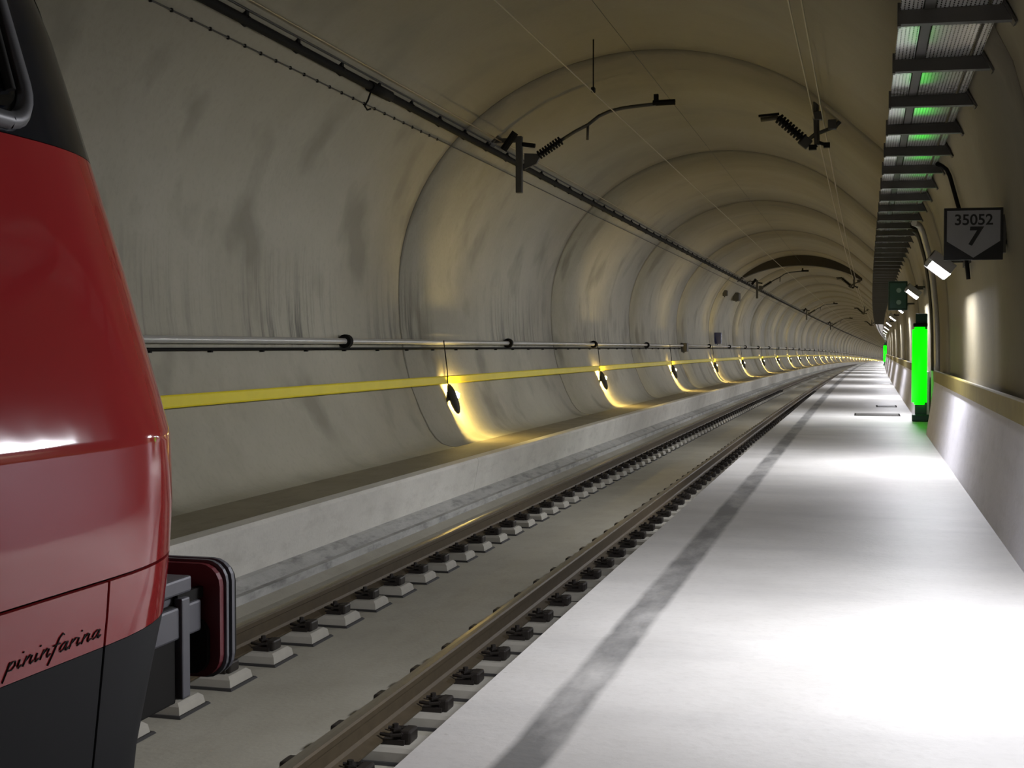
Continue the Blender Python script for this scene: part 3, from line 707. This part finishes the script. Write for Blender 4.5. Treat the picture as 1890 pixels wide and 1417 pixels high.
def shell(name, zs, d0, d1, n, mat, parent, both=True, inset=0.0, thick=.012, sides=(1,)):
    rows = []
    for z in zs:
        o_ = outline(z, d0, d1, n, inset)
        if both: o_ = o_+[(-x, y) for x, y in o_[::-1][1:]]
        rows.append([(TC+x, y, z) for x, y in o_])
    m = len(rows[0]); vs = [p for r in rows for p in r]; fs = []
    for i in range(len(rows)-1):
        for k in range(m-1): fs.append((i*m+k, i*m+k+1, (i+1)*m+k+1, (i+1)*m+k))
    me = bpy.data.meshes.new(name); me.from_pydata(vs, [], fs)
    bm = bmesh.new(); bm.from_mesh(me); bmesh.ops.recalc_face_normals(bm, faces=bm.faces)
    # make sure normals look outward
    f = max(bm.faces, key=lambda f: f.calc_center_median().x)
    if f.normal.x < 0: bmesh.ops.reverse_faces(bm, faces=bm.faces)
    bm.to_mesh(me); bm.free(); me.update()
    o = obj(name, me, mat, parent, True)
    so = o.modifiers.new('thickness', 'SOLIDIFY'); so.thickness = thick; so.offset = -1
    es = o.modifiers.new('crisp_rim', 'EDGE_SPLIT'); es.split_angle = math.radians(50)
    return o
def zr(a, b, n): return [a+(b-a)*i/n for i in range(n+1)]
REAR = -12.0
loco = thing('locomotive', 'red electric locomotive with charcoal skirt and black cab band', 'locomotive')
# dark core that shows through the panel joints
shell('body_core', zr(.45, 3.9, 24), REAR, None, 22, M_DARK, loco, inset=.03)
SEAM = 2.59
UPPER = [1.274]+zr(1.32, 1.52, 5)+zr(1.54, 1.63, 26)+zr(1.66, 2.2, 12)+[2.258]
shell('nose_panel', UPPER, .6, None, 26, M_RED, loco)
shell('lower_nose_panel', zr(1.12, 1.266, 4), SEAM+.005, None, 24, M_RED, loco)
shell('nose_skirt', zr(.46, 1.118, 10), SEAM+.005, None, 24, M_SKIRT, loco)
shell('cab_band', zr(2.26, 3.2, 12), .6, None, 26, M_CAB, loco)
shell('roof', zr(3.2, 3.9, 10)+[3.948], REAR, None, 22, M_BUFGREY, loco)
bm = bmesh.new(); pts = outline(3.948, REAR, None, 22); pts = pts+[(-x, y) for x, y in pts[::-1][1:]]
bm.faces.new([bm.verts.new((TC+x, y, 3.948)) for x, y in pts]); obj('roof_top', bm_mesh('roof_top', bm), M_BUFGREY, loco)
def flank(name, zs, d0, d1, mat, sgn):
    rows = [[(TC+sgn*x, y, z) for x, y in outline(z, d0, d1, 8)] for z in zs]
    m = len(rows[0]); vs = [p for r in rows for p in r]; fs = [(i*m+k, i*m+k+1, (i+1)*m+k+1, (i+1)*m+k) for i in range(len(rows)-1) for k in range(m-1)]
    me = bpy.data.meshes.new(name); me.from_pydata(vs, [], fs); bm = bmesh.new(); bm.from_mesh(me); bmesh.ops.recalc_face_normals(bm, faces=bm.faces)
    bm.faces.ensure_lookup_table()
    if bm.faces[0].normal.x*sgn < 0: bmesh.ops.reverse_faces(bm, faces=bm.faces)
    bm.to_mesh(me); bm.free(); o = obj(name, me, mat, loco, True); so = o.modifiers.new('thickness', 'SOLIDIFY'); so.thickness = .012; so.offset = -1; es = o.modifiers.new('crisp_rim', 'EDGE_SPLIT'); es.split_angle = math.radians(50)
for sgn in (1, -1):
    flank('side_panel', UPPER, REAR, .595, M_RED, sgn)
    flank('side_panel', zr(2.262, 3.2, 8), REAR, .595, M_RED, sgn)
    flank('lower_side_panel', zr(1.12, 1.266, 4), REAR, SEAM-.005, M_RED, sgn)
    flank('side_skirt', zr(.46, 1.118, 8), REAR, SEAM-.005, M_SKIRT, sgn)
bm = bmesh.new(); pts = outline(2.0, REAR, None, 4); W = pts[0][0]; box(bm, (TC, REAR-.01, 2.2), (2*W-.1, .04, 3.4)); obj('rear_wall', bm_mesh('rear_wall', bm), M_SKIRT, loco)
# cab side window: grey rubber frame round black glass, on the flank towards the platform
def frame_loop(y0, y1, z0, z1, r, n=6):
    out = []
    for cy, cz, a0 in ((y1-r, z0+r, -90), (y1-r, z1-r, 0), (y0+r, z1-r, 90), (y0+r, z0+r, 180)):
        for i in range(n+1): a = math.radians(a0+90*i/n); out.append((cy+r*math.cos(a), cz+r*math.sin(a)))
    return out
for sgn in (1, -1):
    lp = frame_loop(1.25, 2.60, 2.29, 2.98, .09)
    pts = []
    for y, z in lp+lp[:1]:
        W = outline(z, y, y+.01, 1)[0][0]; pts.append((TC+sgn*(W+.004), y, z))
    wf = obj('window_frame', tube_mesh('window_frame', pts, .022, 6, False), M_GREYFR, loco)
    lp = frame_loop(1.28, 2.57, 2.32, 2.95, .07); bm = bmesh.new(); vv = []
    for y, z in lp: W = outline(z, y, y+.01, 1)[0][0]; vv.append(bm.verts.new((TC+sgn*(W+.006), y, z)))
    bm.faces.new(vv if sgn > 0 else vv[::-1]); obj('window_glass', bm_mesh('window_glass', bm), plain('dark_cab_glass', (.004, .005, .006), .06), loco)
    pts = []
    for i in range(9):
        z = 2.36+.50*i/8; W = outline(z, 2.535, 2.54, 1)[0][0]; pts.append((TC+sgn*(W+.014), 2.535, z))
    obj('grab_bar', tube_mesh('grab_bar', pts, .012, 6), M_BLACK, loco)
# windscreen, head lamps
def on_nose(xo, z, out=.01):
    d = interp(z, DT); W = 1.5-interp(z, IT); return (TC+xo, d+DEP*max(0, 1-abs(xo/W)**NSE)**(1/NSE)+out, z)
bm = bmesh.new(); g = [[bm.verts.new(on_nose(-1.05+2.1*i/14, 2.42+.72*j/6)) for i in range(15)] for j in range(7)]
for j in range(6):
    for i in range(14): bm.faces.new((g[j][i+1], g[j][i], g[j+1][i], g[j+1][i+1]))
obj('windscreen', bm_mesh('windscreen', bm), plain('dark_cab_glass', (.004, .005, .006), .06), loco, True)
for sgn in (1, -1):
    x, y, z = on_nose(sgn*.95, 1.45)
    bm = bmesh.new(); cyl(bm, (x, y-.08, z), (x, y+.02, z), .11, 16); h = obj('head_lamp', bm_mesh('head_lamp', bm), M_BUFGREY, loco)
    bm = bmesh.new(); cyl(bm, (x, y+.015, z), (x, y+.03, z), .085, 16); obj('lens', bm_mesh('lens', bm), M_WHITE, h)
# lettering on the flank
GLY = {'p': (.75, [[(0, 1), (.02, .2), (0, -1.0), (.02, .5), (.2, .95), (.42, .9), (.5, .45), (.34, .08), (.05, .15)]]),
       'i': (.45, [[(0, .9), (0, .25), (.1, 0), (.3, .25)], [(.04, 1.5), (.07, 1.62)]]),
       'n': (.85, [[(0, 0), (.06, 1), (.06, .55), (.3, 1), (.46, .9), (.46, .25), (.56, 0), (.75, .25)]]),
       'f': (.60, [[(.52, 1.9), (.36, 2.1), (.2, 1.7), (.12, 0), (.02, -1.0)], [(-.12, 1), (.45, 1.05)]]),
       'a': (.85, [[(.5, .85), (.28, 1), (.06, .75), (0, .35), (.16, .02), (.38, .25), (.5, .95), (.48, .2), (.6, 0), (.78, .25)]]),
       'r': (.60, [[(0, 0), (.06, 1), (.08, .6), (.3, 1), (.48, .95)]])}
word = 'pininfarina'; tot = sum(GLY[c][0] for c in word); kx, kz = .335/tot, .019
lt = bpy.data.objects.new('lettering', None); C.objects.link(lt); lt.parent = loco; lt.location = (TC, 2.235, 1.146)
cur = 0.0
for c in word:
    for st in GLY[c][1]:
        pts = []
        for a, b in st:
            zz = b*kz; W = outline(1.146+zz, 2.3, 2.4, 1)[0][0]; pts.append((W+.0014, (cur+a)*kx+zz*.55, zz))
        obj('letter_stroke', tube_mesh('letter_stroke', pts, .0016, 5), M_BLACK, lt)
    cur += GLY[c][0]
# buffers, brackets, plough
def rounded_plate(bm, x0, x1, z0, z1, y0, y1, r, n=5):
    lp = []
    for cx, cz, a0 in ((x1-r, z0+r, -90), (x1-r, z1-r, 0), (x0+r, z1-r, 90), (x0+r, z0+r, 180)):
        for i in range(n+1): a = math.radians(a0+90*i/n); lp.append((cx+r*math.cos(a), cz+r*math.sin(a)))
    a = [bm.verts.new((x, y0, z)) for x, z in lp]; b = [bm.verts.new((x, y1, z)) for x, z in lp]
    bm.faces.new(a); bm.faces.new(b[::-1]); m = len(lp)
    for i in range(m): bm.faces.new((a[i], b[i], b[(i+1) % m], a[(i+1) % m]))
    bmesh.ops.recalc_face_normals(bm, faces=bm.faces)
BX = .875; BZ = .925
for sgn in (1, -1):
    cx = TC+sgn*BX
    bm = bmesh.new(); rounded_plate(bm, cx-.29, cx+.29, BZ-.18, BZ+.18, 3.735, 3.765, .07); bp = obj('buffer_plate', bm_mesh('buffer_plate', bm), M_BUFRED, loco)
    for y0, y1, e, mm in ((3.765, 3.78, .008, M_BUFGREY), (3.78, 3.802, -.004, M_BLACK), (3.802, 3.82, .008, M_BUFGREY), (3.82, 3.845, .0, M_BLACK)):
        bm = bmesh.new(); rounded_plate(bm, cx-.29-e, cx+.29+e, BZ-.18-e, BZ+.18+e, y0, y1, .07); obj('edge_layer', bm_mesh('edge_layer', bm), mm, bp)
    bm = bmesh.new(); rounded_plate(bm, cx-.26, cx+.255, BZ-.165, BZ+.01, 3.715, 3.735, .05); obj('shadow_plate', bm_mesh('shadow_plate', bm), M_BLACK, bp)  # black plate added as the shadow on the lower back of the buffer
    bm = bmesh.new(); box(bm, (cx+sgn*.06, 3.31, BZ+.025), (.36, .80, .10), None, .008); box(bm, (cx+sgn*.05, 3.31, BZ+.09), (.33, .80, .04)); hs = obj('buffer_housing', bm_mesh('buffer_housing', bm), M_BUFGREY, loco)
    bm = bmesh.new(); box(bm, (cx+sgn*.06, 3.29, BZ+.135), (.36, .72, .05), None, .008); obj('step_tread', bm_mesh('step_tread', bm), M_BUFGREY, loco)
    bm = bmesh.new(); box(bm, (cx+sgn*.222, 3.66, BZ+.093), (.02, .17, .034)); obj('slot', bm_mesh('slot', bm), M_BLACK, hs)
    bm = bmesh.new(); cyl(bm, (cx, 3.6, BZ), (cx, 3.74, BZ), .10, 14); obj('plunger', bm_mesh('plunger', bm), M_BLACK, loco)
    bm = bmesh.new(); box(bm, (cx+sgn*.235, 3.595, .87), (.03, .05, .31), None, .006); obj('step_post', bm_mesh('step_post', bm), M_BUFGREY, loco)
    bm = bmesh.new(); box(bm, (cx+sgn*.215, 3.30, .855), (.03, .53, .30), None, .006); obj('plough_side', bm_mesh('plough_side', bm), M_BLACK, loco)
    bm = bmesh.new(); box(bm, (cx-sgn*.05, 3.56, .83), (.40, .02, .20)); obj('back_plate', bm_mesh('back_plate', bm), M_BLACK, loco)
bm = bmesh.new(); box(bm, (TC, 3.12, .38), (2.1, .05, .42), Matrix.Rotation(-.25, 3, 'X')); obj('plough_blade', bm_mesh('plough_blade', bm), M_BLACK, loco)
bm = bmesh.new(); box(bm, (TC, 3.4, .95), (.10, .5, .14), None, .02); cyl(bm, (TC, 3.62, .92), (TC, 3.66, .58), .03, 8); cyl(bm, (TC, 3.58, .95), (TC, 3.74, .95), .05, 10); obj('coupling_hook', bm_mesh('coupling_hook', bm), M_BLACK, loco)
# wheels and frames carrying the body on the rails
for y in (.1, -2.7, -8.2, -11.0):
    bm = bmesh.new()
    for xr in (XL, XR):
        cyl(bm, (xr-.06, y, .552), (xr+.06, y, .552), .55, 28); sd = 1 if xr == XL else -1; cyl(bm, (xr+sd*.05, y, .552), (xr+sd*.08, y, .552), .575, 28)
    cyl(bm, (XL, y, .552), (XR, y, .552), .09, 12); obj('wheelset', bm_mesh('wheelset', bm), M_DSTEEL, loco, False)
for y in (-1.3, -9.6):
    bm = bmesh.new()
    for sx in (-1, 1): box(bm, (TC+sx*1.0, y, .62), (.14, 3.6, .26), None, .03)
    box(bm, (TC, y, .62), (2.0, .4, .2)); obj('bogie_frame', bm_mesh('bogie_frame', bm), M_DSTEEL, loco)
bm = bmesh.new(); box(bm, (TC, -4.9, 1.0), (2.2, 15.0, .2)); obj('underframe', bm_mesh('underframe', bm), M_DSTEEL, loco)
print('objects', len(bpy.data.objects))
